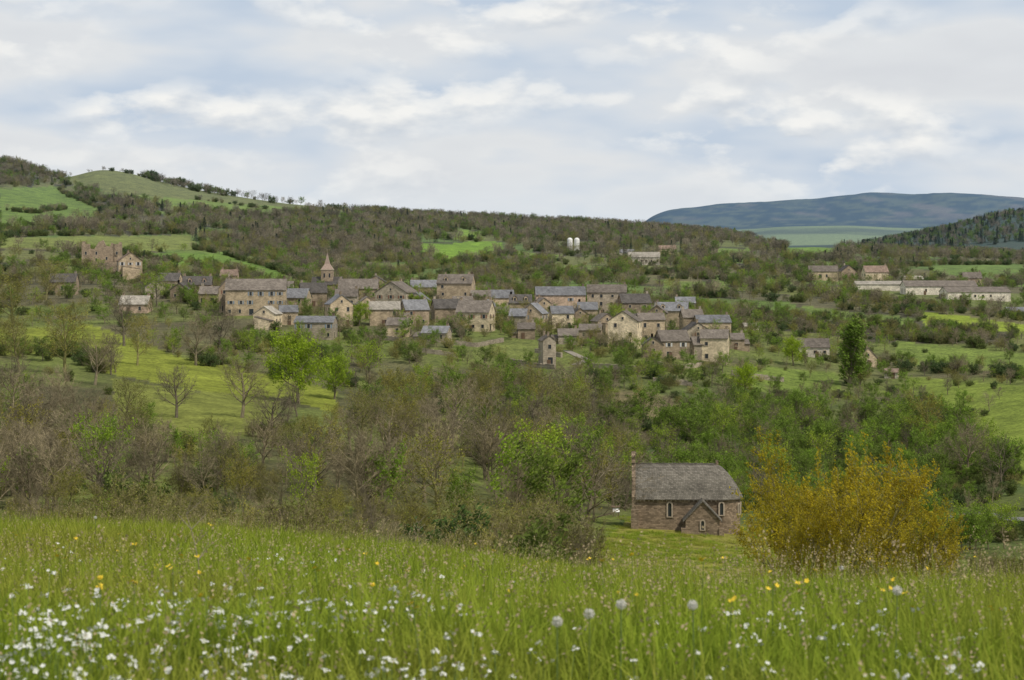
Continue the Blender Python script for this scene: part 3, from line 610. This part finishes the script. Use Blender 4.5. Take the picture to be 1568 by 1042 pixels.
for (a,b,n) in((95,250,420),(250,400,2100),(400,560,3000),(560,900,7500),(900,1400,9500),(1400,2400,18000),(3000,3650,6000)):
    ds=np.sqrt(rs.uniform(a*a,b*b,n)); us=rs.uniform(-.29,.29,n); xs=us*ds; zs=H(xs,ds); px=CX+us*F; py=HY-zs/ds*F
    infl=np.zeros(n,bool)
    for poly,c,da,db in FLD: infl|=(ds>da)&(ds<db)&inpoly(px,py,poly)
    nt_=inpoly(px,py,NOTREE)
    vi,ve=voro(xs,ds); n1=fbm(xs/40,ds/40,51,3); n3=fbm(xs/14,ds/14,57,2); w1=inpoly(px,py,WOOD1); w2=inpoly(px,py,LEFTTOP)
    for i in range(n):
        X_,d=float(xs[i]),float(ds[i]); p,q=px[i],py[i]; r=rnd.random()
        if any((X_-fx)**2+(d-fy)**2<fr*fr for fx,fy,fr in FOOT): continue
        if d<250:
            if 915<p<1450: continue
            if r<.38: 
                h=rnd.uniform(2,5) if d<180 else rnd.uniform(4,8)
                h=min(h,(q-np.interp(p,*LIMN)-rnd.uniform(0,50))*d/F)
                if h>1: put(pick(dict(shrub=4,bare=5,thicket=.5,budding=1.3,fresh=.25)),X_,d,h)
        elif d<400:
            if infl[i] and not p<170: continue
            if d<330 and 930<p<1170 or nt_[i]: continue
            if d<289 and p>1140: continue
            if p>1430 and r<.55: continue
            if p<930:
                if r<.52 or (n1[i]<.45 and r<.88) or (n3[i]<.42): continue
                w=dict(bare=5,budding=2.2,shrub=1.2,thicket=1.3,green=.9,fresh=.6) 
            else:
                if r<.2: continue
                w=dict(thicket=5,green=2.,bare=1.2,shrub=.8,fresh=.5)
            k_=pick(w); h=rnd.uniform(6,14) if HT[k_]==10 else rnd.uniform(2.,4.5)
            if p>930: h*=.65
            if rnd.random()<.94: h=min(h,(q-np.interp(p,*LIMM)-rnd.uniform(-8,75))*d/F)
            if h>1.5: put(k_,X_,d,h,rnd.uniform(.75,1.1))
        elif d<560:
            if infl[i]: 
                if r>.03: continue
            if p<620 and (n1[i]<.52 and r<.93 or r<.45): continue
            if p<930 and (r<.42 or n3[i]<.40): continue
            w=dict(bare=3.6,budding=2.6,shrub=1.8,thicket=1.8,green=1.4,fresh=.9) if p<930+40*rnd.gauss(0,1) else dict(thicket=5.5,green=2.2,bare=.9,shrub=1.3,fresh=.6)
            k_=pick(w); h=rnd.uniform(5,12) if HT[k_]==10 else rnd.uniform(2.,4.)
            if p>930: h*=.8
            if p<560 and rnd.random()<.9: h=min(h,(q-np.interp(p,*LIMM)+10)*d/F)
            if h>1.5: put(k_,X_,d,h,rnd.uniform(.8,1.15))
        elif d<900:
            if infl[i] and r>.05: continue
            dens=.5 if d<640 else .33
            if n1[i]<.42: dens*=.45
            if ve[i]<6 and d>760: dens=.9
            if 690<p<1300: dens*=1.2
            if r>dens: continue
            k_=pick(dict(bare=2.,budding=1.4,thicket=2.8,shrub=2.,green=2.,fresh=.9)); h=rnd.uniform(4,7.) if HT[k_]==10 else rnd.uniform(1.6,3.6)
            if p>1150: h*=.8
            put(k_,X_,d,h)
        elif d<1400:
            if infl[i]: continue
            dens=.11+.5*max(0,n1[i]-.46)*3
            if w1[i]: dens=.9
            elif ve[i]<7: dens=.85
            if p<300: dens*=.7
            if r>dens: continue
            k_=pick(dict(bare=3.0,budding=1.6,shrub=2,thicket=2.2,green=1.6,fresh=.5,conifer=.1)); h=rnd.uniform(4.5,8) if HT[k_]==10 else rnd.uniform(2.2,4.5)
            put(k_,X_,d,h)
        elif d<2500:
            if infl[i]: continue
            dens=.10+.5*max(0,n1[i]-.5)*3
            if w1[i] or w2[i]: dens=.95
            elif ve[i]<9: dens=.8
            if r>dens: continue
            gp=max(0,n1[i]-.45)*8
            k_=pick(dict(bare=4.2,budding=1.5,shrub=.8,thicket=.6+gp,conifer=.5,green=.4+gp*.6)); h=rnd.uniform(6,10) if HT[k_]==10 else rnd.uniform(3,5.5)
            put(k_,X_,d,h)
        else:
            if p<1320: continue
            put(pick(dict(conifer=2,bare=1.5,green=1)),X_,d,rnd.uniform(8,13))
for i in range(170):
    p=rnd.triangular(105,560,260) if i<125 else rnd.uniform(225,345); d=rnd.uniform(2240,2310); x=(p-CX)/F*d; put(pick(dict(bare=5,thicket=2,green=.5)),x,d,rnd.uniform(3,10) if p>225 else rnd.uniform(2,5))
def hedge(pp,dr,h0,h1,step,w=None):
    pts=[spot(a,b,*dr)[:2] for a,b in pp]
    for (x0,y0),(x1,y1) in zip(pts[:-1],pts[1:]):
        n=int(math.hypot(x1-x0,y1-y0)/step)
        for i in range(n):
            t=rnd.random(); k_=pick(w or dict(thicket=4,bare=2,shrub=2,green=.8,budding=.8)); h=rnd.uniform(h0,h1)*(1.5 if HT[k_]==10 else 1)
            put(k_,x0+(x1-x0)*t+rnd.gauss(0,1.5),y0+(y1-y0)*t+rnd.gauss(0,2.5),h)
for pp,dr in(([(0,322),(60,328),(100,320)],(1000,2290)),([(0,356),(130,352),(175,328)],(1000,2290)),([(0,364),(200,360),(290,358)],(900,2000)),([(300,306),(420,323),(490,328)],(1500,2290)),([(265,324),(480,332)],(1400,2290)),([(90,290),(180,330)],(1300,2290)),
  ([(290,382),(350,392),(420,412),(490,436)],(900,2000)),([(180,390),(330,412),(400,430)],(900,1800)),([(640,405),(700,405),(775,390)],(1000,2200)),([(1400,472),(1568,492)],(700,1300)),([(1415,503),(1568,516)],(700,1200)),([(1370,518),(1568,538)],(600,1100)),([(1380,566),(1568,580)],(560,900)),
  ([(1000,424),(1130,434)],(900,1500)),([(1040,454),(1240,464)],(700,1300)),([(1060,478),(1240,486),(1400,510)],(700,1300)),([(1200,400),(1290,399)],(1200,2300)),([(1150,410),(1300,412),(1568,404)],(1000,2000)),([(900,422),(1010,420),(1100,410)],(1000,2000)),([(1180,445),(1300,455),(1420,476)],(800,1400)),
  ([(270,548),(420,578),(440,580)],(450,800)),([(0,548),(120,545),(165,575)],(450,800))):
    hedge(pp,dr,2.0,4.5,2.4)
NAMES=dict(bare='bare_woodland',far='hillside_woodland',budding='budding_woodland',green='leafy_woodland',fresh='spring_woodland',thicket='hedgerow_thicket',shrub='scrub_bushes',conifer='conifer_forest')
for k_,I in inst.items(): 
    scatter(NAMES[k_],PROTO[k_],*I); print(k_,len(I[0]))
# individual trees
TM=dict(
 lime_tree=tree_mesh('lime_tree',[M_BARK,M_BRIGHT],n=[14,7,4],tw=0,lf=14,lz=.34,ls=.5,t0=[.22,.2,.2],r=.28,skip=.1),
 young_maple_tree=tree_mesh('young_maple_tree',[M_BARK,M_BRIGHT],n=[12,6,3],tw=2,lf=6,lz=.3,ls=.4,rat=[.36,.5,.5]),
 poplar_tree=tree_mesh('poplar_tree',[M_BARK,M_GREEN],n=[34,5,3],ang=[24,22,30],rat=[.26,.5,.5],t0=[.08,.2,.2],tw=1,lf=8,lz=.26,ls=.25,up=[.05,.2,.15,.1],wob=.05),
 bare_ash_tree=tree_mesh('bare_ash_tree',[M_BARK,M_BARK],n=[14,7,5],tw=6,twl=.5,tww=.013,r=.32),
 budding_tree=tree_mesh('budding_tree',[M_BARKG,M_BUD],n=[13,7,4],lf=5,lz=.22,tw=4,tww=.015,skip=.2,r=.26),
 birch_sapling=tree_mesh('birch_sapling',[M_BARK,M_BRIGHT],h=10,r=.12,n=[14,5,3],rat=[.3,.5,.5],tw=1,lf=7,lz=.25,ls=.3))
OAK=[tree_mesh('oak_tree',[M_BARKG,M_OAK],h=10,r=.15,stems=3,n=[11,6,3],ang=[44,42,40],t0=[.18,.25,.2],rat=[.40,.5,.5],tw=2,twl=.35,tww=.009,lf=15,lz=.18,ls=.22,spread=.3+.06*i,wob=.22,skip=.2) for i in range(3)]
def tree(kind,px,py,top,a,b,wk=1.):
    x,d,z=spot(px,py,a,b); h=(py-top)*d/F; ob=bpy.data.objects.new(kind,TM[kind]); scene.collection.objects.link(ob)
    ob.location=(x,d,z-.1); ob.rotation_euler=(0,0,rnd.uniform(0,6.28)); s_=h/10; ob.scale=(s_*wk,s_*wk,s_)
for a in [('lime_tree',457,618,506,420,560,.95),('lime_tree',512,612,540,420,600,.9),('young_maple_tree',645,612,556,420,640,1.1),('poplar_tree',1300,592,488,480,720,1.7),('poplar_tree',1317,590,512,480,720,1.3),
 ('bare_ash_tree',190,530,452,560,760,1.),('bare_ash_tree',65,725,590,300,420,1.),('bare_ash_tree',232,762,645,250,420,1.),('bare_ash_tree',400,720,635,300,420,1.2),('budding_tree',100,572,462,480,640,1.05),
 ('bare_ash_tree',335,548,470,500,700,1.),('budding_tree',1428,690,600,380,560,1.),('bare_ash_tree',1482,735,645,340,500,1.),('birch_sapling',905,775,672,270,420,1.3),('birch_sapling',840,790,708,250,400,1.3),
 ('lime_tree',1140,606,556,480,650,1.1),('lime_tree',1215,560,515,560,720,1.1),('bare_ash_tree',590,720,615,330,420,1.2),('bare_ash_tree',745,735,625,330,420,1.1),('bare_ash_tree',120,700,590,320,420,1.),
 ('young_maple_tree',240,470,415,600,900,1.1),('lime_tree',640,480,448,640,800,1.2),('lime_tree',550,500,462,640,760,1.),('young_maple_tree',770,500,462,640,760,1.1),('lime_tree',1020,710,682,400,480,1.3),('budding_tree',20,500,415,600,900,1.2),('budding_tree',70,460,395,700,950,1.2),
 ('budding_tree',860,690,580,380,520,1.2),('budding_tree',545,700,590,360,480,1.1),('bare_ash_tree',690,690,575,380,480,1.2),('bare_ash_tree',300,560,480,480,700,1.),('bare_ash_tree',270,640,560,400,560,1.1),('young_maple_tree',565,585,520,520,640,1.3),
 ('bare_ash_tree',20,760,640,250,400,1.1),('bare_ash_tree',480,760,655,260,400,1.2),('bare_ash_tree',650,770,665,260,400,1.2),('budding_tree',330,765,670,260,400,1.2),('bare_ash_tree',150,770,665,250,400,1.2),('bare_ash_tree',560,775,690,250,400,1.2),('bare_ash_tree',800,780,680,270,400,1.),
 ('budding_tree',30,570,480,450,640,1.1),('bare_ash_tree',145,590,505,450,640,1.),('budding_tree',210,560,480,480,700,.9),('bare_ash_tree',370,640,545,400,560,1.1),('bare_ash_tree',20,640,545,380,520,1.1),('budding_tree',190,660,575,360,520,1.1),('bare_ash_tree',95,650,560,380,520,1.),
 ('young_maple_tree',380,560,505,520,700,1.1),('bare_ash_tree',420,680,590,360,500,1.1),('budding_tree',620,700,600,360,480,1.),('bare_ash_tree',810,700,595,380,500,1.),('budding_tree',760,640,560,420,560,1.),('young_maple_tree',700,650,590,420,560,1.2)]: tree(*a)
for j,(px,d,h,w) in enumerate(((1240,150,12.2,.85),(1205,158,9.4,.8),(1290,142,11.2,.9),(1345,150,10.4,.9),(1395,135,7.8,1.),(1270,165,11.4,.9),(1425,150,6.8,1.),(1225,140,8.,1.),(1320,160,9.,1.))):
    x=(px-CX)/F*d; ob=bpy.data.objects.new('oak_tree',OAK[j%3]); scene.collection.objects.link(ob); ob.location=(x,d,float(H(x,d))-.1); ob.scale=(h/10*w,h/10*w,h/10); ob.rotation_euler=(0,0,px)
# ------------------------------------------------------------ meadow
def grass_mat(n,c1,c2,tip,dry):
    m,nt,o=newmat(n); g=nd(nt,'ShaderNodeNewGeometry'); nz=noise(nt,g.outputs['Position'],.30,3,.65); nf=noise(nt,g.outputs['Position'],3.2,2,.6)
    tc=nd(nt,'ShaderNodeTexCoord'); s_=nd(nt,'ShaderNodeSeparateXYZ'); nt.links.new(tc.outputs['Object'],s_.inputs[0])
    c=mixc(nt,ramp(nt,nf,[(.35,0.),(.65,1.)]),c1,c2); c=mixc(nt,ramp(nt,nz,[(.44,0.),(.60,.7)]),c,dry); c=mixc(nt,ramp(nt,s_.outputs[2],[(.12,0.),(.5,.45)]),c,tip)
    d=nd(nt,'ShaderNodeBsdfDiffuse'); t=nd(nt,'ShaderNodeBsdfTranslucent'); mx=nd(nt,'ShaderNodeMixShader'); mx.inputs[0].default_value=.35
    nt.links.new(c,d.inputs[0]); nt.links.new(c,t.inputs[0]); nt.links.new(d.outputs[0],mx.inputs[1]); nt.links.new(t.outputs[0],mx.inputs[2]); nt.links.new(mx.outputs[0],o.inputs[0]); return m
M_GR=grass_mat('meadow_grass_blades',(.28,.37,.035),(.19,.27,.03),(.37,.39,.06),(.33,.32,.06))
M_SEED=simple_mat('grass_seed_heads',(.36,.28,.16),.9,.3,20.)
def blade(m,b,h,lean,w,mi=0):
    az=rnd.uniform(0,6.283); d=Vector((math.cos(az),math.sin(az),0)); s_=Vector((-math.sin(az+rnd.uniform(-1,1)),math.cos(az),0))*w/2; k0=len(m.v); pts=[]
    for t in(0,.4,.75,1): pts.append(b+d*lean*h*t*t+Vector((0,0,h*t*(1-.2*lean*t))))
    for i,wk in enumerate((1,.9,.55)): m.v+= [tuple(pts[i]-s_*wk),tuple(pts[i]+s_*wk)]
    m.v.append(tuple(pts[3])); m.f+=[(k0,k0+1,k0+3,k0+2),(k0+2,k0+3,k0+5,k0+4),(k0+4,k0+5,k0+6)]; m.m+=[mi]*3
    return pts[3]
GC=bpy.data.collections.new('grass_variants'); GR=.62
for i in range(7):
    m=MB(); cl=[(rnd.uniform(-.5,.5),rnd.uniform(-.5,.5),rnd.uniform(.75,1.45)) for _ in range(9)]
    for j in range(480):
        if rnd.random()<.55:
            cx_,cy_,ch=rnd.choice(cl); bx_,by_=cx_+rnd.gauss(0,.07),cy_+rnd.gauss(0,.07)
        else:
            a=rnd.uniform(0,6.283); r=GR*math.sqrt(rnd.random()); bx_,by_=math.cos(a)*r,math.sin(a)*r; ch=.85
        blade(m,Vector((bx_,by_,-.05)),rnd.uniform(.12,.33)*ch,rnd.uniform(.1,1.0),rnd.uniform(.005,.011))
    for j in range((3,9,5,15,2,7,4)[i]):
        a=rnd.uniform(0,6.283); r=GR*math.sqrt(rnd.random()); tp=blade(m,Vector((math.cos(a)*r,math.sin(a)*r,0)),rnd.uniform(.34,.55),rnd.uniform(.05,.4),.0035)
        for k_ in range(4): leafq(m,tp+Vector((rnd.gauss(0,.005),rnd.gauss(0,.005),-.014*k_)),.015,1)
    GC.objects.link(bpy.data.objects.new('grass_tuft_shape',m.mesh('grass_tuft_shape',[M_GR,M_SEED])))
def grass_scatter(name,xs,ds,sx,sz):
    n=len(xs); e_=.4; gx=(H(xs+e_,ds)-H(xs-e_,ds))/(2*e_); gy=(H(xs,ds+e_)-H(xs,ds-e_))/(2*e_)
    rot=[]
    for a,b in zip(gx,gy):
        q=Vector((0,0,1)).rotation_difference(Vector((-a,-b,1)).normalized()) @ Euler((0,0,rnd.uniform(0,6.28))).to_quaternion()
        rot.append(tuple(q.to_euler()))
    scatter(name,GC,np.stack([xs,ds,H(xs,ds)],1),rot,np.stack([sx,sx,sz],1),rs.randint(0,7,n))
n=2800; ds=np.sqrt(rs.uniform(5.6**2,62**2,n)); us=rs.uniform(-.32,.32,n); xs=us*ds
xe=[];de=[]
for _ in range(380):
    d=rnd.uniform(5.6,16); xe.append(rnd.uniform(-.32,.32)*d); de.append(d)
xs=np.concatenate([xs,xe]); ds=np.concatenate([ds,de]); n=len(xs)
sc=rs.uniform(.85,1.15,n); sz=sc*(.55+.85*fbm(xs/3,ds/3,77,3)); grass_scatter('meadow_grass',xs,ds,sc,sz)
n=800; ds=np.sqrt(rs.uniform(215**2,312**2,n)); us=rs.uniform(.02,.16,n); xs=us*ds; pxx=CX+us*F; ok=inpoly(pxx,HY-H(xs,ds)/ds*F,[(860,960),(900,840),(955,790),(1240,790),(1290,960)]); xs=xs[ok]; ds=ds[ok]
ok=np.array([not((-2<x-(973-CX)*.0891<16) and 284<d<296) for x,d in zip(xs,ds)])
xs,ds=xs[ok],ds[ok]; sc=rs.uniform(1.5,3.,len(xs)); grass_scatter('rough_grass',xs,ds,sc,sc*.6)
M_WF=simple_mat('white_petals',(.72,.72,.66),.7,.1); M_YF=simple_mat('yellow_petals',(.78,.55,.02),.6,.1); M_STEM=simple_mat('flower_stem',(.12,.18,.04))
def flower(m,c,r,mi,n=5):
    nrm=(rvec()+Vector((0,-.5,1.2))).normalized(); a=nrm.orthogonal().normalized(); b=nrm.cross(a)
    for i in range(n):
        t=6.283*i/n; d=a*math.cos(t)+b*math.sin(t); e_=a*-math.sin(t)+b*math.cos(t); m.poly([c,c+d*r*.6+e_*r*.38,c+d*r+nrm*r*.25,c+d*r*.6-e_*r*.38],mi)
def fl_coll(name,mat,num,r,hh,cl):
    co=bpy.data.collections.new(name)
    for i in range(4):
        m=MB()
        for j in range(num):
            b=Vector((rnd.gauss(0,.08),rnd.gauss(0,.08),0)); tp=b+Vector((rnd.gauss(0,.02),rnd.gauss(0,.02),hh*rnd.uniform(.75,1.15))); m.tube(b,tp,.002,.0015,3,0)
            for k_ in range(cl): flower(m,tp+Vector((rnd.gauss(0,.011),rnd.gauss(0,.011),rnd.gauss(0,.005))) if cl>1 else tp,r*rnd.uniform(.8,1.2),1)
        co.objects.link(bpy.data.objects.new(name+'_shape',m.mesh(name+'_shape',[M_STEM,mat])))
    return co
WC=fl_coll('white_flower_variants',M_WF,2,.0085,.27,4); YC=fl_coll('buttercup_variants',M_YF,1,.013,.36,2)
def flscat(name,coll,pts):
    n=len(pts); x=np.array([p[0] for p in pts]); y=np.array([p[1] for p in pts]); z=H(x,y); s_=rs.uniform(.75,1.2,n)
    scatter(name,coll,np.stack([x,y,z],1),np.stack([np.zeros(n),np.zeros(n),rs.uniform(0,6.28,n)],1),np.stack([s_]*3,1),rs.randint(0,4,n))
pts=[]
while len(pts)<300:
    d=rnd.triangular(6.1,9.4,6.8) if rnd.random()<.75 else rnd.uniform(8,24); u=rnd.uniform(-.3,.3); pr=.9 if u<-.02 else .28
    if d>10: pr*=.45
    if vnoise(np.array(u*d/.6),np.array(d/.6),5)<.5: pr*=.15
    if rnd.random()<pr: pts.append((u*d,d))
flscat('white_wildflowers',WC,pts)
flscat('buttercups',YC,[(u*d,d) for u,d in [(rnd.uniform(-.3,.3),rnd.triangular(6.5,26,9)) for _ in range(110)]])
M_FLUFF=simple_mat('dandelion_fluff',(.72,.70,.64),.9,.05)
m=MB(); m.tube(Vector((0,0,0)),Vector((.01,0,.40)),.003,.0025,5,0); cc=Vector((.01,0,.40))
for i in range(220):
    v=rvec(); e_=cc+v*.015; s_=v.orthogonal().normalized()*.0006; m.poly([cc-s_,cc+s_,e_],1)
    for j in range(3): 
        w=(v*.5+rvec()*.9).normalized()*.006; q=w.cross(v).normalized()*.0009 if w.cross(v).length>0 else s_; m.poly([e_-q,e_+q,e_+w],1)
m.tube(cc-Vector((0,0,.004)),cc+Vector((0,0,.004)),.006,.005,8,0,True)
DM=m.mesh('dandelion_clock',[M_STEM,M_FLUFF])
for px,py in((903,941),(950,928),(1065,927),(1287,870),(853,994),(147,793),(1370,905)):
    x,d,z=spot(px,py,7,42,.40); ob=bpy.data.objects.new('dandelion_clock',DM); scene.collection.objects.link(ob); ob.location=(x,d,z); ob.rotation_euler=(0,0,px)
M_DEAD=simple_mat('dry_stalk',(.30,.25,.19),.9,.2)
def stalk(px,py,top,a,b):
    x,d,z=spot(px,py,a,b); h=(py-top)*d/F; m=MB(); p=Vector((0,0,0)); dd=Vector((rnd.uniform(-.15,.15),0,1))
    for i in range(6):
        q=p+dd.normalized()*h/6; m.tube(p,q,.006*(1-i/8),.006*(1-(i+1)/8),5)
        if i>1:
            for j in range(2):
                v=Vector((rnd.choice((-1,1))*rnd.uniform(.3,.9),rnd.uniform(-.5,.5),.8)).normalized()*h*.22; m.tube(q,q+v,.003,.0015,4)
        p=q; dd+=Vector((rnd.uniform(-.15,.15),rnd.uniform(-.1,.1),0))
    o_=m.obj('dry_thistle_stalk',[M_DEAD]); o_.location=(x,d,z)
for a in((305,930,785,12,30),(395,950,870,9,20),(440,960,905,9,20),(1180,960,900,9,20),(1540,900,830,20,45),(640,870,800,25,45)): stalk(*a)
# ------------------------------------------------------------ cows
def cow(px,py,rz,col):
    x,d,z=spot(px,py,500,900); me=bpy.data.meshes.new('grazing_cow')
    V=[(0,0,1.05,.36),(.45,0,1.1,.34),(.8,0,1.15,.27),(1.1,0,1.15,.17),(1.35,0,1.0,.16),(1.55,0,.85,.09),(-.45,0,1.08,.36),(-.8,0,1.15,.28),(-.95,0,1.1,.05),(-1.0,0,.5,.03),
       (.65,.2,.8,.13),(.62,.2,.42,.075),(.65,.2,.02,.06),(.65,-.2,.8,.13),(.7,-.2,.42,.075),(.68,-.2,.02,.06),
       (-.75,.2,.8,.15),(-.85,.2,.45,.075),(-.78,.2,.02,.06),(-.75,-.2,.8,.15),(-.88,-.2,.45,.075),(-.8,-.2,.02,.06),(1.25,.2,1.15,.05),(1.25,-.2,1.15,.05)]
    E=[(0,1),(1,2),(2,3),(3,4),(4,5),(0,6),(6,7),(7,8),(8,9),(2,10),(10,11),(11,12),(2,13),(13,14),(14,15),(7,16),(16,17),(17,18),(7,19),(19,20),(20,21),(4,22),(4,23)]
    me.from_pydata([v[:3] for v in V],E,[]); ob=bpy.data.objects.new('grazing_cow',me); scene.collection.objects.link(ob); sk=ob.modifiers.new('skin','SKIN')
    for i,v in enumerate(V): me.skin_vertices[0].data[i].radius=(v[3],v[3])
    me.skin_vertices[0].data[0].use_root=True
    ss=ob.modifiers.new('sub','SUBSURF'); ss.levels=1; ss.render_levels=1; me.materials.append(col); ob.location=(x,d,z); ob.rotation_euler=(0,0,rz)
CT=simple_mat('tan_cow_hide',(.42,.24,.13),.8,.15,2.); CW=simple_mat('cream_cow_hide',(.5,.4,.3),.8,.15,2.)
try:
    if not hasattr(bpy.types.Mesh,'skin_vertices'): raise RuntimeError('no skin')
    cow(8,503,.2,CT); cow(48,490,2.9,CT); cow(22,508,3.4,CW); cow(342,602,.4,CW)
except Exception as ex: print('cow',ex)
# ------------------------------------------------------------ sky, sun, camera
sv=Vector((.55,-.50,.95)).normalized()
w=bpy.data.worlds.new('World'); scene.world=w; w.use_nodes=True; nt=w.node_tree; nt.nodes.clear(); o=nt.nodes.new('ShaderNodeOutputWorld')
sk=nt.nodes.new('ShaderNodeTexSky'); sk.sky_type='NISHITA'; sk.sun_disc=False; sk.sun_elevation=math.asin(sv.z); sk.sun_rotation=math.atan2(sv.x,sv.y)
b1=nt.nodes.new('ShaderNodeBackground'); b1.inputs[1].default_value=.09; nt.links.new(sk.outputs[0],b1.inputs[0])
tc=nt.nodes.new('ShaderNodeTexCoord'); s_=nt.nodes.new('ShaderNodeSeparateXYZ'); nt.links.new(tc.outputs['Generated'],s_.inputs[0])
az=mth(nt,'ARCTAN2',s_.outputs[0],s_.outputs[1]); el=s_.outputs[2]
def cvec(ka,ke,off,de=0.):
    c=nt.nodes.new('ShaderNodeCombineXYZ'); nt.links.new(mth(nt,'MULTIPLY',az,ka),c.inputs[0]); e2=mth(nt,'ADD',el,de); nt.links.new(mth(nt,'MULTIPLY',e2,ke),c.inputs[1]); c.inputs[2].default_value=off; return c.outputs[0]
nA=noise(nt,cvec(9,30,3.3),1.,3.5,.5); nB=noise(nt,cvec(24,50,8.1),1.,5,.5); nB2=noise(nt,cvec(24,50,8.1,.006),1.,4,.5); nC=noise(nt,cvec(6,20,1.7),1.,1,.5)
base=ramp(nt,nA,[(.34,(.53,.62,.74)),(.45,(.64,.70,.775)),(.56,(.75,.77,.79)),(.72,(.70,.72,.75))])
puff=ramp(nt,nB,[(.46,0.),(.55,.7),(.66,1.)]); msk=ramp(nt,nC,[(.40,0.),(.56,1.)])
lit=mth(nt,'ADD',mth(nt,'MULTIPLY',mth(nt,'SUBTRACT',nB,nB2),4.5),.6,True)
pc=mixc(nt,lit,(.63,.67,.72),(.92,.915,.89))
col=mixc(nt,mth(nt,'MULTIPLY',puff,msk),base,pc)
hz=ramp(nt,el,[(.0,1.),(.045,.0)]); col=mixc(nt,mth(nt,'MULTIPLY',hz,.75),col,(.68,.76,.84))
b2=nt.nodes.new('ShaderNodeBackground'); b2.inputs[1].default_value=1.0; nt.links.new(col,b2.inputs[0])
mx=nt.nodes.new('ShaderNodeMixShader'); nt.links.new(ramp(nt,el,[(.13,.97),(.5,.6)]),mx.inputs[0]); nt.links.new(b1.outputs[0],mx.inputs[1]); nt.links.new(b2.outputs[0],mx.inputs[2]); nt.links.new(mx.outputs[0],o.inputs[0])
L=bpy.data.lights.new('sun','SUN'); L.energy=3.0; L.angle=math.radians(1.5); L.color=(1,.93,.81); lo=bpy.data.objects.new('sun',L); lo.rotation_euler=(-sv).to_track_quat('-Z','Y').to_euler(); scene.collection.objects.link(lo)
cd=bpy.data.cameras.new('camera'); cam=bpy.data.objects.new('camera',cd); scene.collection.objects.link(cam); scene.camera=cam
cam.rotation_euler=(math.pi/2,0,0); cd.sensor_width=36; cd.lens=36*F/1568; cd.shift_y=-(521-HY)/1568; cd.clip_end=60000; cd.clip_start=.5
cd.dof.use_dof=True; cd.dof.focus_distance=300; cd.dof.aperture_fstop=9
scene.view_settings.view_transform='Standard'; scene.view_settings.look='None'
